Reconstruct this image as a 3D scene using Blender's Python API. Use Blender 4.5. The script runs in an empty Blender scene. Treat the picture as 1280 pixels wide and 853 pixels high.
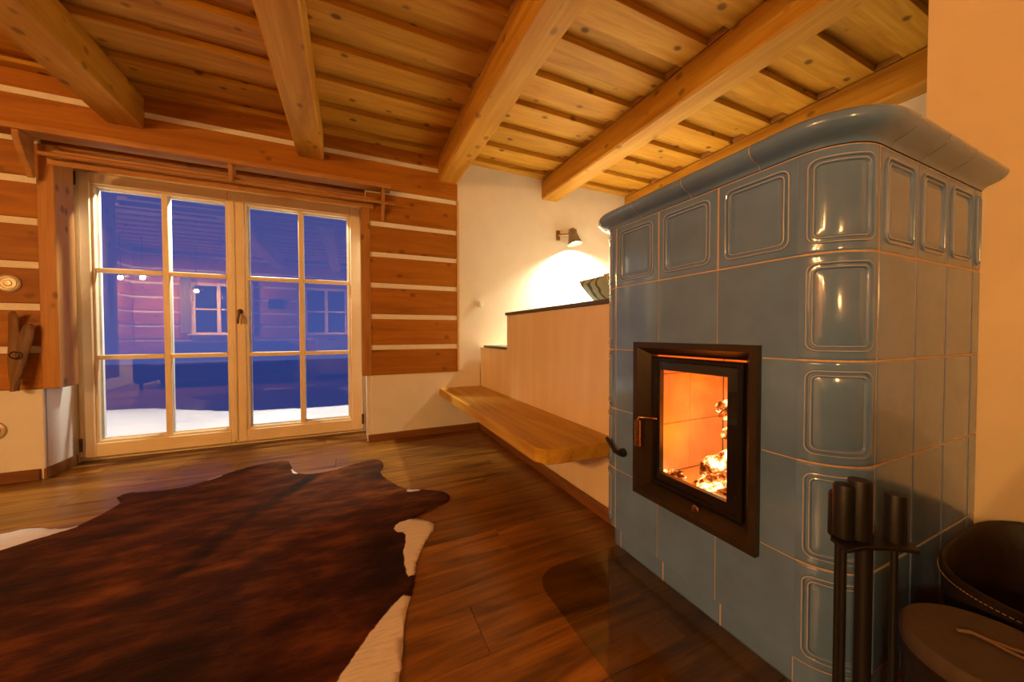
import bpy, bmesh, math, random
from mathutils import Vector, Matrix, geometry
random.seed(7)
PI = math.pi
S = bpy.context.scene
COL = S.collection

# ------------------------------------------------------------------ camera, world, exposure
cam_d = bpy.data.cameras.new('camera'); cam_o = bpy.data.objects.new('camera', cam_d); COL.objects.link(cam_o)
YAW, PITCH, ROLL = 0.430899, -0.020332, -0.0022836
fw = Vector((math.sin(YAW)*math.cos(PITCH), math.cos(YAW)*math.cos(PITCH), math.sin(PITCH)))
rt = Vector((math.cos(YAW), -math.sin(YAW), 0)); up = rt.cross(fw)
r2 = rt*math.cos(ROLL)+up*math.sin(ROLL); u2 = -rt*math.sin(ROLL)+up*math.cos(ROLL)
M3 = Matrix((r2, u2, -fw)).transposed()
cam_o.matrix_world = Matrix.Translation((0, 0, 0.9)) @ M3.to_4x4()
cam_d.sensor_fit = 'HORIZONTAL'; cam_d.sensor_width = 36.0; cam_d.lens = 440.304*36/1280
cam_d.clip_start = 0.02; cam_d.clip_end = 500
S.camera = cam_o
S.view_settings.view_transform = 'Standard'; S.view_settings.look = 'None'
S.view_settings.gamma = 1.0; S.view_settings.exposure = 0.0; S.view_settings.use_curve_mapping = False

W = bpy.data.worlds.new('dusk_sky'); S.world = W; W.use_nodes = True
nt = W.node_tree; nt.nodes.clear()
wo = nt.nodes.new('ShaderNodeOutputWorld'); wb = nt.nodes.new('ShaderNodeBackground')
tc = nt.nodes.new('ShaderNodeTexCoord'); sp = nt.nodes.new('ShaderNodeSeparateXYZ')
mr = nt.nodes.new('ShaderNodeMapRange'); cr = nt.nodes.new('ShaderNodeValToRGB')
nt.links.new(tc.outputs['Generated'], sp.inputs[0]); nt.links.new(sp.outputs['Z'], mr.inputs['Value'])
mr.inputs['From Min'].default_value = -0.1; mr.inputs['From Max'].default_value = 0.7
nt.links.new(mr.outputs[0], cr.inputs[0]); nt.links.new(cr.outputs[0], wb.inputs['Color'])
cr.color_ramp.elements[0].color = (0.075, 0.110, 0.400, 1)
cr.color_ramp.elements[1].color = (0.024, 0.045, 0.215, 1)
wb.inputs['Strength'].default_value = 1.0
nt.links.new(wb.outputs[0], wo.inputs['Surface'])

WARM = (1.0, 0.55, 0.18)
PEND, GLOBE = 128, 62

# ------------------------------------------------------------------ material helpers
MATS = {}
def new_mat(name):
    m = bpy.data.materials.new(name); m.use_nodes = True
    MATS[name] = m
    return m, m.node_tree, m.node_tree.nodes['Principled BSDF']
def lk(nt, a, b): nt.links.new(a, b)
def coords(nt, scale=(1, 1, 1), rnd=0.0):
    t = nt.nodes.new('ShaderNodeTexCoord'); mp = nt.nodes.new('ShaderNodeMapping')
    mp.inputs['Scale'].default_value = scale
    src = t.outputs['Object']
    if rnd:
        oi = nt.nodes.new('ShaderNodeObjectInfo'); ad = nt.nodes.new('ShaderNodeVectorMath'); ad.operation = 'ADD'
        ml = nt.nodes.new('ShaderNodeMath'); ml.operation = 'MULTIPLY'; ml.inputs[1].default_value = rnd
        lk(nt, oi.outputs['Random'], ml.inputs[0]); lk(nt, src, ad.inputs[0]); lk(nt, ml.outputs[0], ad.inputs[1])
        src = ad.outputs[0]
    lk(nt, src, mp.inputs['Vector'])
    return mp.outputs[0]
def noise(nt, vec, scale=5, detail=4, rough=.6, dist=0):
    n = nt.nodes.new('ShaderNodeTexNoise'); n.inputs['Scale'].default_value = scale
    n.inputs['Detail'].default_value = detail; n.inputs['Roughness'].default_value = rough
    n.inputs['Distortion'].default_value = dist
    lk(nt, vec, n.inputs['Vector']); return n.outputs['Fac']
def ramp(nt, fac, stops):
    r = nt.nodes.new('ShaderNodeValToRGB'); e = r.color_ramp.elements
    while len(e) < len(stops): e.new(0.5)
    for i, (p, c) in enumerate(stops):
        e[i].position = p; e[i].color = (c, c, c, 1) if isinstance(c, (int, float)) else (*c, 1)
    lk(nt, fac, r.inputs[0]); return r.outputs[0]
def mix(nt, fac, a, b, mode='MIX'):
    m = nt.nodes.new('ShaderNodeMix'); m.data_type = 'RGBA'; m.blend_type = mode
    for s, v in ((m.inputs[0], fac), (m.inputs[6], a), (m.inputs[7], b)):
        if isinstance(v, (int, float)): s.default_value = v
        elif isinstance(v, tuple): s.default_value = (*v, 1)
        else: lk(nt, v, s)
    return m.outputs[2]
def bump(nt, b, h, strength=.2, dist=.01):
    n = nt.nodes.new('ShaderNodeBump'); n.inputs['Strength'].default_value = strength
    n.inputs['Distance'].default_value = dist; lk(nt, h, n.inputs['Height']); lk(nt, n.outputs[0], b.inputs['Normal'])
def plain(name, col, rough=.5, metal=0, spec=.5, var=.08, nscale=18, bstr=0.0, coat=0):
    m, nt, b = new_mat(name)
    v = coords(nt); n = noise(nt, v, nscale, 3)
    lo = tuple(c*(1-var) for c in col); hi = tuple(min(1, c*(1+var)) for c in col)
    lk(nt, ramp(nt, n, [(.3, lo), (.7, hi)]), b.inputs['Base Color'])
    b.inputs['Roughness'].default_value = rough; b.inputs['Metallic'].default_value = metal
    b.inputs['Specular IOR Level'].default_value = spec; b.inputs['Coat Weight'].default_value = coat
    if bstr: bump(nt, b, n, bstr, .01)
    return m
def wood(name, dark, mid, light, axis='x', rough=.5, knots=.0, fine=1.0, var=.25, spec=.3):
    m, nt, b = new_mat(name)
    st = {'x': (.12, 1, 1), 'y': (1, .12, 1), 'z': (1, 1, .12)}[axis]
    v = coords(nt, st, 13.7)
    g1 = noise(nt, v, 9*fine, 5, .6, 1.2)
    v2 = coords(nt, tuple(.25*s if s < 1 else s for s in st), 13.7)
    g2 = noise(nt, v2, 70*fine, 3, .6, .2)
    base = ramp(nt, g1, [(.28, dark), (.5, mid), (.72, light)])
    col = mix(nt, ramp(nt, g2, [(.35, .35), (.6, 0.0)]), base, dark)
    if knots:
        kv = coords(nt, tuple(.7 if s < 1 else s for s in st), 9.1)
        vo = nt.nodes.new('ShaderNodeTexVoronoi'); vo.inputs['Scale'].default_value = 8.5
        lk(nt, kv, vo.inputs['Vector'])
        kf = ramp(nt, vo.outputs['Distance'], [(.10, knots), (.19, 0.0)])
        col = mix(nt, kf, col, tuple(c*.28 for c in dark))
    oi = nt.nodes.new('ShaderNodeObjectInfo')
    hs = nt.nodes.new('ShaderNodeHueSaturation')
    mr = nt.nodes.new('ShaderNodeMapRange'); lk(nt, oi.outputs['Random'], mr.inputs['Value'])
    mr.inputs['To Min'].default_value = 1-var; mr.inputs['To Max'].default_value = 1+var
    lk(nt, mr.outputs[0], hs.inputs['Value']); lk(nt, col, hs.inputs['Color'])
    lk(nt, hs.outputs[0], b.inputs['Base Color'])
    b.inputs['Roughness'].default_value = rough; b.inputs['Specular IOR Level'].default_value = spec
    bump(nt, b, g2, .12, .004)
    return m
def emit(name, col, strength):
    m, nt, b = new_mat(name); b.inputs['Base Color'].default_value = (*col, 1)
    b.inputs['Emission Color'].default_value = (*col, 1); b.inputs['Emission Strength'].default_value = strength
    return m
def glass(name, ior=1.7, tint=(1, 1, 1)):
    m, nt, b = new_mat(name); nt.nodes.remove(b)
    o = nt.nodes['Material Output']; mx = nt.nodes.new('ShaderNodeMixShader')
    t = nt.nodes.new('ShaderNodeBsdfTransparent'); t.inputs[0].default_value = (*tint, 1)
    g = nt.nodes.new('ShaderNodeBsdfGlossy'); g.inputs['Roughness'].default_value = 0.0
    f = nt.nodes.new('ShaderNodeFresnel'); ge = nt.nodes.new('ShaderNodeNewGeometry'); mi = nt.nodes.new('ShaderNodeMix')
    mi.inputs[2].default_value = ior; mi.inputs[3].default_value = 1/ior      # same sheen from both sides of the sheet
    lk(nt, ge.outputs['Backfacing'], mi.inputs[0]); lk(nt, mi.outputs[0], f.inputs['IOR'])
    lk(nt, f.outputs[0], mx.inputs[0]); lk(nt, t.outputs[0], mx.inputs[1]); lk(nt, g.outputs[0], mx.inputs[2])
    lk(nt, mx.outputs[0], o.inputs['Surface']); return m

plaster = plain('plaster_white', (.80, .76, .68), .75, var=.03, nscale=7, bstr=.05)
plaster_y = plain('plaster_warm', (.90, .70, .43), .7, var=.04, nscale=5, bstr=.05)
chink = plain('chink_white', (.84, .78, .66), .8, var=.05, nscale=30, bstr=.1)
def masonry_mat():
    m, nt, b = new_mat('masonry_polished')
    v = coords(nt, (1.5, 1.5, .25)); n = noise(nt, v, 6, 3, .5, .6)
    lk(nt, ramp(nt, n, [(.3, (.86, .66, .38)), (.7, (.92, .76, .48))]), b.inputs['Base Color'])
    b.inputs['Roughness'].default_value = .28; b.inputs['Specular IOR Level'].default_value = .5
    bump(nt, b, n, .12, .02); return m
masonry = masonry_mat()
log_m = wood('log_wood', (.26, .085, .005), (.40, .145, .008), (.48, .190, .012), 'x', .55, .5, 1, .12)
log_y = wood('log_wood_side', (.26, .085, .005), (.40, .145, .008), (.48, .190, .012), 'y', .55, .5, 1, .12)
post_m = wood('post_wood', (.33, .13, .022), (.44, .19, .04), (.52, .25, .06), 'z', .5, .6, 1, .08)
beam_m = wood('beam_wood', (.42, .185, .012), (.60, .305, .030), (.70, .40, .06), 'y', .55, .6, .8, .10)
board_m = wood('ceiling_pine', (.40, .180, .010), (.58, .30, .028), (.68, .40, .06), 'x', .6, .85, 1, .10)
rail_m = wood('rail_wood', (.34, .14, .03), (.46, .21, .05), (.55, .28, .08), 'x', .5, .2, 1, .08)
floor_m = wood('floor_oak', (.065, .021, .003), (.25, .100, .010), (.42, .19, .022), 'x', .32, .25, 1.3, .22, .5)
bench_m = wood('bench_oak', (.42, .205, .018), (.60, .33, .034), (.70, .41, .055), 'y', .5, .1, 1.2, .02)
base_m = wood('baseboard_wood', (.15, .055, .012), (.22, .085, .02), (.28, .12, .03), 'x', .5, 0, 1, .05)
base_my = wood('baseboard_wood_y', (.15, .055, .012), (.22, .085, .02), (.28, .12, .03), 'y', .5, 0, 1, .05)
carved_m = wood('carved_wood', (.10, .045, .015), (.20, .095, .03), (.28, .14, .05), 'z', .5, 0, 2, .1)
sash_m = plain('sash_paint', (.90, .74, .46), .45, var=.03, nscale=9)
white_m = plain('white_plastic', (.82, .80, .76), .4, var=.02)
bead_m = plain('glazing_bead', (.80, .78, .72), .4, var=.02)
bronze = plain('dark_bronze', (.10, .055, .025), .35, .8, var=.2)
brass = plain('aged_brass', (.35, .20, .07), .35, .9, var=.15)
steel_w = plain('brushed_disc', (.62, .52, .40), .35, .4, var=.1)
plank_end = plain('plank_end_wood', (.66, .40, .17), .6, var=.08, nscale=14)
stone = plain('grey_stone', (.10, .095, .09), .4, var=.15, nscale=40)
def tile_mat(name, col):
    m, nt, b = new_mat(name)
    v = coords(nt, (1, 1, 1), 5.0); n = noise(nt, v, 6, 3); n2 = noise(nt, v, 16, 2)
    a = tuple(c*.86 for c in col); c2 = tuple(c*1.12 for c in col)
    lk(nt, ramp(nt, n, [(.3, a), (.7, c2)]), b.inputs['Base Color'])
    b.inputs['Roughness'].default_value = .14; b.inputs['Specular IOR Level'].default_value = .6
    b.inputs['Coat Weight'].default_value = .5; b.inputs['Coat Roughness'].default_value = .05
    bump(nt, b, n2, .06, .01); return m
tile_m = tile_mat('blue_glaze', (.146, .264, .53))
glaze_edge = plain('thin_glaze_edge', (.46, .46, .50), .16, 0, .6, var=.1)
grout = plain('grout', (.62, .44, .27), .8, var=.06)
black_metal = plain('black_steel', (.012, .010, .009), .38, .3, var=.2)
black_matte = plain('black_cast', (.010, .009, .008), .5, 0, var=.2, nscale=60, bstr=.05)
door_metal = plain('door_steel', (.060, .042, .024), .36, .5, var=.15)
spring_m = plain('spring_steel', (.55, .38, .22), .25, 1, var=.1)
chamotte = plain('chamotte', (.70, .55, .38), .85, var=.15, nscale=9, bstr=.1)
leather = plain('dark_leather', (.022, .011, .007), .55, var=.3, nscale=45, bstr=.2)
stitch_m = plain('stitch_thread', (.42, .27, .15), .8, var=.05)
felt = plain('brown_felt', (.095, .062, .040), .85, var=.1, nscale=60, bstr=.1)
cord_m = plain('leather_cord', (.20, .11, .055), .6, var=.1)
lamp_grey = plain('lamp_grey', (.30, .26, .21), .45, .4, var=.05)
lamp_in = plain('lamp_inner_white', (.85, .83, .78), .5, var=.02)
snow_m = plain('snow', (.86, .88, .92), .9, var=.04, nscale=3, bstr=.25)
pane_m = glass('window_glass', 2.45)
fire_glass = glass('stove_glass', 1.5, (.98, .97, .94))
hearth_glass = glass('hearth_glass', 1.5, (.86, .87, .80))

# ------------------------------------------------------------------ object helpers
def link(o, parent=None):
    COL.objects.link(o)
    if parent is not None:
        o.parent = parent
        if parent.type == 'EMPTY': o.matrix_parent_inverse = Matrix.Translation(-Vector(parent.location))
        else: o.matrix_parent_inverse = Matrix.Translation(-Vector(parent.location)) if parent.location.length else Matrix()
    return o
def tag(o, label=None, cat=None, group=None, kind=None):
    if label: o['label'] = label
    if cat: o['category'] = cat
    if group: o['group'] = group
    if kind: o['kind'] = kind
    return o
def thing(name, label, cat, loc, group=None):
    e = bpy.data.objects.new(name, None); e.empty_display_size = .1; e.location = loc; COL.objects.link(e)
    return tag(e, label, cat, group)
def obj(name, bm, mat, parent=None, smooth=False):
    bmesh.ops.recalc_face_normals(bm, faces=bm.faces)
    me = bpy.data.meshes.new(name); bm.to_mesh(me); bm.free()
    for m in (mat if isinstance(mat, (list, tuple)) else [mat]): me.materials.append(m)
    if smooth:
        for p in me.polygons: p.use_smooth = True
    return link(bpy.data.objects.new(name, me), parent)
def auto_smooth(o, ang=40):
    me = o.data
    for p in me.polygons: p.use_smooth = True
    bm = bmesh.new(); bm.from_mesh(me)
    for e in bm.edges:
        if len(e.link_faces) == 2 and e.calc_face_angle(0) > math.radians(ang): e.smooth = False
    bm.to_mesh(me); bm.free(); return o
def add_box(bm, x0, x1, y0, y1, z0, z1, bev=0):
    b = bmesh.new() if bev else bm
    vs = [b.verts.new((x, y, z)) for x in (x0, x1) for y in (y0, y1) for z in (z0, z1)]
    for f in ((0, 1, 3, 2), (4, 6, 7, 5), (0, 4, 5, 1), (2, 3, 7, 6), (0, 2, 6, 4), (1, 5, 7, 3)):
        b.faces.new([vs[i] for i in f])
    if bev:
        bmesh.ops.recalc_face_normals(b, faces=b.faces)
        bmesh.ops.bevel(b, geom=b.edges[:], offset=bev, segments=1, affect='EDGES', profile=.5)
        me = bpy.data.meshes.new('t'); b.to_mesh(me); b.free(); bm.from_mesh(me); bpy.data.meshes.remove(me)
def box(name, x0, x1, y0, y1, z0, z1, mat, parent=None, bev=0, kind=None):
    bm = bmesh.new(); add_box(bm, x0, x1, y0, y1, z0, z1, bev)
    o = obj(name, bm, mat, parent)
    if kind: o['kind'] = kind
    return o
def local_box(sx, sy, sz, mat, bev=0, name='piece'):
    bm = bmesh.new(); add_box(bm, -sx/2, sx/2, -sy/2, sy/2, -sz/2, sz/2, bev)
    bmesh.ops.recalc_face_normals(bm, faces=bm.faces)
    me = bpy.data.meshes.new(name); bm.to_mesh(me); bm.free(); me.materials.append(mat); return me
def inst(name, me, loc, parent=None, rot=(0, 0, 0)):
    o = bpy.data.objects.new(name, me); o.location = loc; o.rotation_euler = rot; return link(o, parent)
def add_lathe(bm, prof, n=24, mtx=Matrix()):
    rings = []
    for r, z in prof:
        if r < 1e-6: rings.append([bm.verts.new(mtx @ Vector((0, 0, z)))])
        else: rings.append([bm.verts.new(mtx @ Vector((r*math.cos(2*PI*i/n), r*math.sin(2*PI*i/n), z))) for i in range(n)])
    for a, b in zip(rings, rings[1:]):
        for i in range(n):
            j = (i+1) % n
            if len(a) == 1 and len(b) == 1: continue
            if len(a) == 1: bm.faces.new((a[0], b[i], b[j]))
            elif len(b) == 1: bm.faces.new((a[i], a[j], b[0]))
            else: bm.faces.new((a[i], a[j], b[j], b[i]))
def lathe(name, prof, mat, parent=None, mtx=Matrix(), n=24, ang=40):
    bm = bmesh.new(); add_lathe(bm, prof, n, mtx); return auto_smooth(obj(name, bm, mat, parent), ang)
def add_tube(bm, pts, r, n=10, cap=True):
    pts = [Vector(p) for p in pts]; rs = r if isinstance(r, (list, tuple)) else [r]*len(pts)
    rings = []; prev = None
    for i, p in enumerate(pts):
        t = (pts[min(i+1, len(pts)-1)]-pts[max(i-1, 0)]).normalized()
        if prev is None:
            a = Vector((0, 0, 1)) if abs(t.z) < .9 else Vector((1, 0, 0)); nrm = t.cross(a).normalized()
        else: nrm = (prev-t*prev.dot(t)).normalized()
        prev = nrm; bi = t.cross(nrm)
        rings.append([bm.verts.new(p+(nrm*math.cos(2*PI*k/n)+bi*math.sin(2*PI*k/n))*rs[i]) for k in range(n)])
    for a, b in zip(rings, rings[1:]):
        for k in range(n): bm.faces.new((a[k], a[(k+1) % n], b[(k+1) % n], b[k]))
    if cap: bm.faces.new(rings[0][::-1]); bm.faces.new(rings[-1])
def tube(name, pts, r, mat, parent=None, n=10):
    bm = bmesh.new(); add_tube(bm, pts, r, n); return auto_smooth(obj(name, bm, mat, parent), 50)
def prism(name, poly, axis, a0, a1, mat, parent=None, bev=0):
    """extrude a 2-D polygon along x, y or z"""
    bm = bmesh.new()
    def P(u, v, a): return {'x': (a, u, v), 'y': (u, a, v), 'z': (u, v, a)}[axis]
    A = [bm.verts.new(P(u, v, a0)) for u, v in poly]; B = [bm.verts.new(P(u, v, a1)) for u, v in poly]
    n = len(poly); bm.faces.new(A); bm.faces.new(B[::-1])
    for i in range(n): bm.faces.new((A[i], A[(i+1) % n], B[(i+1) % n], B[i]))
    bmesh.ops.recalc_face_normals(bm, faces=bm.faces)
    if bev: bmesh.ops.bevel(bm, geom=bm.edges[:], offset=bev, segments=1, affect='EDGES')
    return obj(name, bm, mat, parent)
def light(name, kind, loc, energy, col, parent=None, size=.03, rot=None, spot=None, blend=.3):
    d = bpy.data.lights.new(name, kind); d.energy = energy; d.color = col
    if kind in ('POINT', 'SPOT'): d.shadow_soft_size = size
    if kind == 'SPOT': d.spot_size = spot; d.spot_blend = blend
    if kind == 'AREA': d.size = size
    o = bpy.data.objects.new(name, d); o.location = loc
    if rot: o.rotation_euler = rot
    return link(o, parent)

# ------------------------------------------------------------------ room dimensions
YW = 3.167                 # far wall
YL = 3.215                 # log wall left of the glazed door
XL, XR = -3.55, 3.02       # left wall, side wall behind the stove
YB = -1.60                 # back wall
XP = 1.785                 # partition wall right of the stove
ZC = 2.475                 # underside of the lower ceiling boards

# ---- floor
fl = box('floor', XL-.2, XR+.2, YB-.2, 3.60, -.12, -.014, base_m, kind='structure')
PW, PL = .193, 1.30
pm = local_box(PL-.0015, PW-.0015, .014, floor_m, .0012, 'floor_plank')
y = YB+PW/2; row = 0
offs = [.1, .55, .9, .3, .75, .0, .45, 1.05]
while y < 3.58:
    x = XL-offs[row % 8]+PL/2
    while x-PL/2 < XR:
        inst('plank', pm, (x, y, -.007), fl); x += PL
    y += PW; row += 1

# ---- ceiling: lapped boards on beams
ce = box('ceiling', XL-.2, XR+.2, YB-.2, 3.72, 2.56, 2.66, board_m, kind='structure')
XS = [XL, -1.32, .82, XR]
PIT, LOW = .290, .170
k0 = -12
for i in range(len(XS)-1):
    L = XS[i+1]-XS[i]-.002
    mlow = local_box(L, LOW, .038, board_m, .002, 'ceiling_board'); mup = local_box(L, .18, .024, board_m, .002, 'ceiling_board_upper')
    for k in range(-12, 7):
        yb = 1.625+PIT*k
        if yb < YB-.1 or yb+LOW > 3.55: continue
        xm = (XS[i]+XS[i+1])/2
        if yb+LOW/2 < 3.4: inst('ceiling_board', mlow, (xm, yb+LOW/2, ZC+.019), ce)
        inst('ceiling_board', mup, (xm, yb+LOW+(PIT-LOW)/2, ZC+.051), ce)
BX = [-1.405, -.352, .730, 1.795, 2.885]
for i, bx in enumerate(BX):
    w = .180 if i else .185
    b = box('ceiling_beam', bx, bx+w, YB, 3.30 if i < 2 else (YW+.02), 2.255+.006*i, ZC-.001, beam_m, ce, .012)
fb = local_box(.03, PIT-LOW-.004, .036, rail_m, .003, 'filler_block')
for bx in BX[2:]:
    for k in range(-4, 6):
        yb = 1.625+PIT*k
        inst('filler_block', fb, (bx+.016, yb+LOW+(PIT-LOW)/2, ZC+.0182), ce)

# ---- far wall (plaster body) : right of the glazed door and the part with logs
DX0, DX1 = -1.735, .125    # niche of the glazed door
ZLOG = .555
wf = box('wall_far', DX1, XR+.2, YW, 3.60, -.02, 2.56, plaster, kind='structure')
wl = box('wall_far_corner', XL-.2, DX0, YL, 3.60, -.02, 2.56, plaster, kind='structure')
box('trim_3', DX0, DX1, YL+.02, 3.60, 2.08, 2.56, log_m, kind='structure')  # timber head above the door
PRO = .014
# lintel
box('log', XL, .905, YW-.018, YL-.001, 2.118, 2.335, log_m, wf, .008)
box('chink', XL, .905, YW-.006, YL-.002, 2.336, 2.374, chink, wf)
box('log', XL, .905, YW-.014, YL-.001, 2.375, 2.55, log_m, wf, .008)
tops_r = [2.116, 1.842, 1.588, 1.330, 1.068, .808]
for i, t in enumerate(tops_r):
    s = .040
    box('chink', .128, .895, YW-.004, YW+.01, t-s, t, chink, wf)
    lo = tops_r[i+1] if i+1 < len(tops_r) else ZLOG
    box('log', .128, .895, YW-PRO, YW+.01, lo+.001, t-s-.001, log_m, wf, .005)
box('end_plank', .896,   .917, YW-.016, YW+.01, ZLOG, 2.118, plank_end, wf, .002)
tops_l = [2.118, 1.872, 1.618, 1.351, 1.093, .830]
for i, t in enumerate(tops_l):
    s = .042
    box('chink', XL, -1.736, YL-.004, YL+.01, t-s, t, chink, wl)
    lo = tops_l[i+1] if i+1 < len(tops_l) else .565
    box('log', XL, -1.736, YL-PRO, YL+.01, lo+.001, t-s-.001, log_m, wl, .005)
box('plaster_ledge', XL, DX0, YL-.018, YL+.01, 0, .564, plaster, wl, .004)
box('plaster_ledge', DX1+.03, 1.12, YW-.012, YW+.01, 0, ZLOG-.001, plaster, wf, .004)
# door posts
box('trim_1', -1.738, -1.660, YL-.022, YL+.150, .566, 2.075, post_m, bev=.004, kind='structure')
box('trim_2', .088, .160, YW-.022, YW+.12, ZLOG, 1.985, post_m, bev=.004, kind='structure')
# baseboards
box('baseboard_far', .13, 1.10, YW-.030, YW-.0125, .001, .062, base_m, bev=.003, kind='structure')
box('baseboard_left', XL, -1.752, YL-.034, YL-.0185, .001, .070, base_m, bev=.003, kind='structure')
box('baseboard_niche', -1.7345, -1.72, YL-.034, 3.46, .001, .070, base_my, bev=.003, kind='structure')

# ---- other walls
wleft = box('wall_left', XL-.2, XL, YB-.2, 3.60, -.02, 2.56, plaster, kind='structure')
wback = box('wall_back', XL-.2, XR+.2, YB-.2, YB, -.02, 2.56, plaster, kind='structure')
wside = box('wall_side', XR, XR+.2, YB-.2, 3.60, -.02, 2.56, plaster, kind='structure')
wpart = box('wall_partition', XP, XP+.16, YB, .512, 0.001, 2.474, plaster_y, kind='structure')
for i in range(9):
    z0 = .56+.262*i; z1 = min(z0+.222, ZC-.02)
    if z1 < z0+.05: break
    for (a, b) in ((XL+.02, -2.72), (-1.88, -.88), (-.04, XP-.01)):
        if z0 > 1.88 or z1 < .9: pass
        box('log', a, b, YB, YB+.03, z0, z1, log_m, wback, .006)
    if z0 > 1.85:
        for (a, b) in ((-2.719, -1.881), (-.879, -.041)): box('log', a, b, YB, YB+.03, z0, z1, log_m, wback, .006)
    if z1 < .93:
        for (a, b) in ((-2.719, -1.881), (-.879, -.041)): box('log', a, b, YB, YB+.03, z0, z1, log_m, wback, .006)
    box('log', XL, XL+.03, YB+.04, 3.19, z0, z1, log_y, wleft, .006)

# ---- glazed double door
YD = 3.47
door = box('door_1', DX0+.002, DX1-.002, YD+.055, YD+.125, .002, .030, sash_m, kind='structure')
tag(door, 'cream glazed double door with twelve panes onto the snowy terrace')
def frame_part(name, x0, x1, z0, z1, y0, y1, m=sash_m, p=door, bev=.004): return box(name, x0, x1, y0, y1, z0, z1, m, p, bev)
frame_part('door_frame', DX0+.002, -1.700, .031, 2.078, YD+.03, YD+.125)
frame_part('door_frame', .098, DX1-.002, .031, 2.078, YD+.03, YD+.125)
frame_part('door_frame', -1.699, .097, 2.034, 2.078, YD+.03, YD+.125)
def sash(x0, x1, gx0, gx1, bx):
    z0, z1, gz0, gz1 = .034, 2.030, .148, 1.940
    bm = bmesh.new(); y0, y1 = YD, YD+.07
    add_box(bm, x0, gx0-.016, y0, y1, z0, z1, .005); add_box(bm, gx1+.016, x1, y0, y1, z0, z1, .005)
    add_box(bm, gx0-.0161, gx1+.0161, y0, y1, z0, gz0-.016, .005); add_box(bm, gx0-.0161, gx1+.0161, y0, y1, gz1+.016, z1, .005)
    s = obj('door_sash', bm, sash_m, door)
    bm = bmesh.new(); y0 += .012                      # stepped inner bead
    for a in ((gx0-.017, gx0, gz0-.017, gz1+.017), (gx1, gx1+.017, gz0-.017, gz1+.017), (gx0, gx1, gz0-.017, gz0), (gx0, gx1, gz1, gz1+.017)):
        add_box(bm, a[0], a[1], y0, y1-.004, a[2], a[3], .003)
    obj('bead', bm, sash_m, s)
    bm = bmesh.new()                      # pale spacer behind the glass edge
    for a in ((gx0, gx0+.012, gz0, gz1), (gx1-.012, gx1, gz0, gz1), (gx0+.012, gx1-.012, gz0, gz0+.012), (gx0+.012, gx1-.012, gz1-.012, gz1)):
        add_box(bm, a[0], a[1], YD+.044, YD+.066, a[2], a[3])
    obj('spacer', bm, bead_m, s)
    hz = ((.722, .756), (1.340, 1.374))
    box('glazing_bar', bx-.019, bx+.019, YD+.012, YD+.036, gz0+.0005, gz1-.0005, sash_m, s, .004)
    box('glazing_bar', bx-.021, bx+.021, YD+.044, YD+.066, gz0+.013, gz1-.013, bead_m, s, .003)
    for a, b in hz:
        for (p, q) in ((gx0, bx-.0195), (bx+.0195, gx1)):
            box('glazing_bar', p+.0005, q-.0005, YD+.012, YD+.036, a, b, sash_m, s, .004)
    zs = [gz0]+[v for h in hz for v in h]+[gz1]; xs = [gx0, bx-.019, bx+.019, gx1]
    for (a, b) in ((0, 1), (2, 3)):
        for (c, d) in ((0, 1), (2, 3), (4, 5)):
            bm = bmesh.new(); Yg = YD+.040
            vs = [bm.verts.new(v) for v in ((xs[a]-.008, Yg, zs[c]-.008), (xs[b]+.008, Yg, zs[c]-.008), (xs[b]+.008, Yg, zs[d]+.008), (xs[a]-.008, Yg, zs[d]+.008))]
            bm.faces.new(vs); obj('pane', bm, pane_m, s)
    return s
sl = sash(-1.692, -.842, -1.622, -.880, -1.2450)
sr = sash(-.839, .094, -.746, -.008, -.372)
# cover strip where the sashes meet, handle, hinges
box('cover_strip', -.850, -.822, YD-.012, YD-.0005, .05, 2.02, sash_m, sr, .004)
hd = lathe('handle', [(0, 0), (.017, 0), (.019, .004), (.017, .008), (.009, .010), (.008, .030), (0, .031)], bronze, sr,
           Matrix.Translation((-.795, YD-.001, 1.085)) @ Matrix.Rotation(PI/2, 4, 'X'), 16)
tube('handle', [(-.795, YD-.028, 1.088), (-.797, YD-.032, 1.06), (-.803, YD-.034, 1.02), (-.806, YD-.034, .985)], [.009, .009, .008, .007], bronze, sr)
tube('key', [(-.770, YD-.002, 1.05), (-.770, YD-.010, 1.02), (-.769, YD-.010, .985)], .006, brass, sr)
for hx, hz in ((-1.706, 1.975), (-1.706, .13), (.0985, 1.96), (.0985, .13)):
    tube('hinge', [(hx, YD-.010, hz-.045), (hx, YD-.010, hz+.045)], .009, bronze, door)

# ------------------------------------------------------------------ outside: snow terrace, dusk ground
def snow():
    bm = bmesh.new(); nx, ny = 70, 40; g = []
    for j in range(ny+1):
        r = []
        for i in range(nx+1):
            x = -6+9*i/nx; y = 3.62+2.6*j/ny
            edge = 4.60-.34*x+.05*math.sin(x*2.3)+.03*math.sin(x*5.1+1)
            z = .05+.03*math.sin(x*2.1+.6)*math.sin(y*1.7)+.022*math.sin(x*5.3+y*4.1)+.03*math.sin(x*3.3-y*2)
            d = y-edge
            if d > 0: z -= 1.6*d*d+.5*d
            r.append(bm.verts.new((x, y, z)))
        g.append(r)
    for j in range(ny):
        for i in range(nx): bm.faces.new((g[j][i], g[j][i+1], g[j+1][i+1], g[j+1][i]))
    o = obj('snow', bm, snow_m, None, True)
    return tag(o, 'white lit snow lying on the terrace outside the glass door', 'snow', None, 'stuff')
snow()
gr = box('ground', -80, 80, 4.2, 160, -9.2, -9.0, snow_m, kind='structure')
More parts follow.
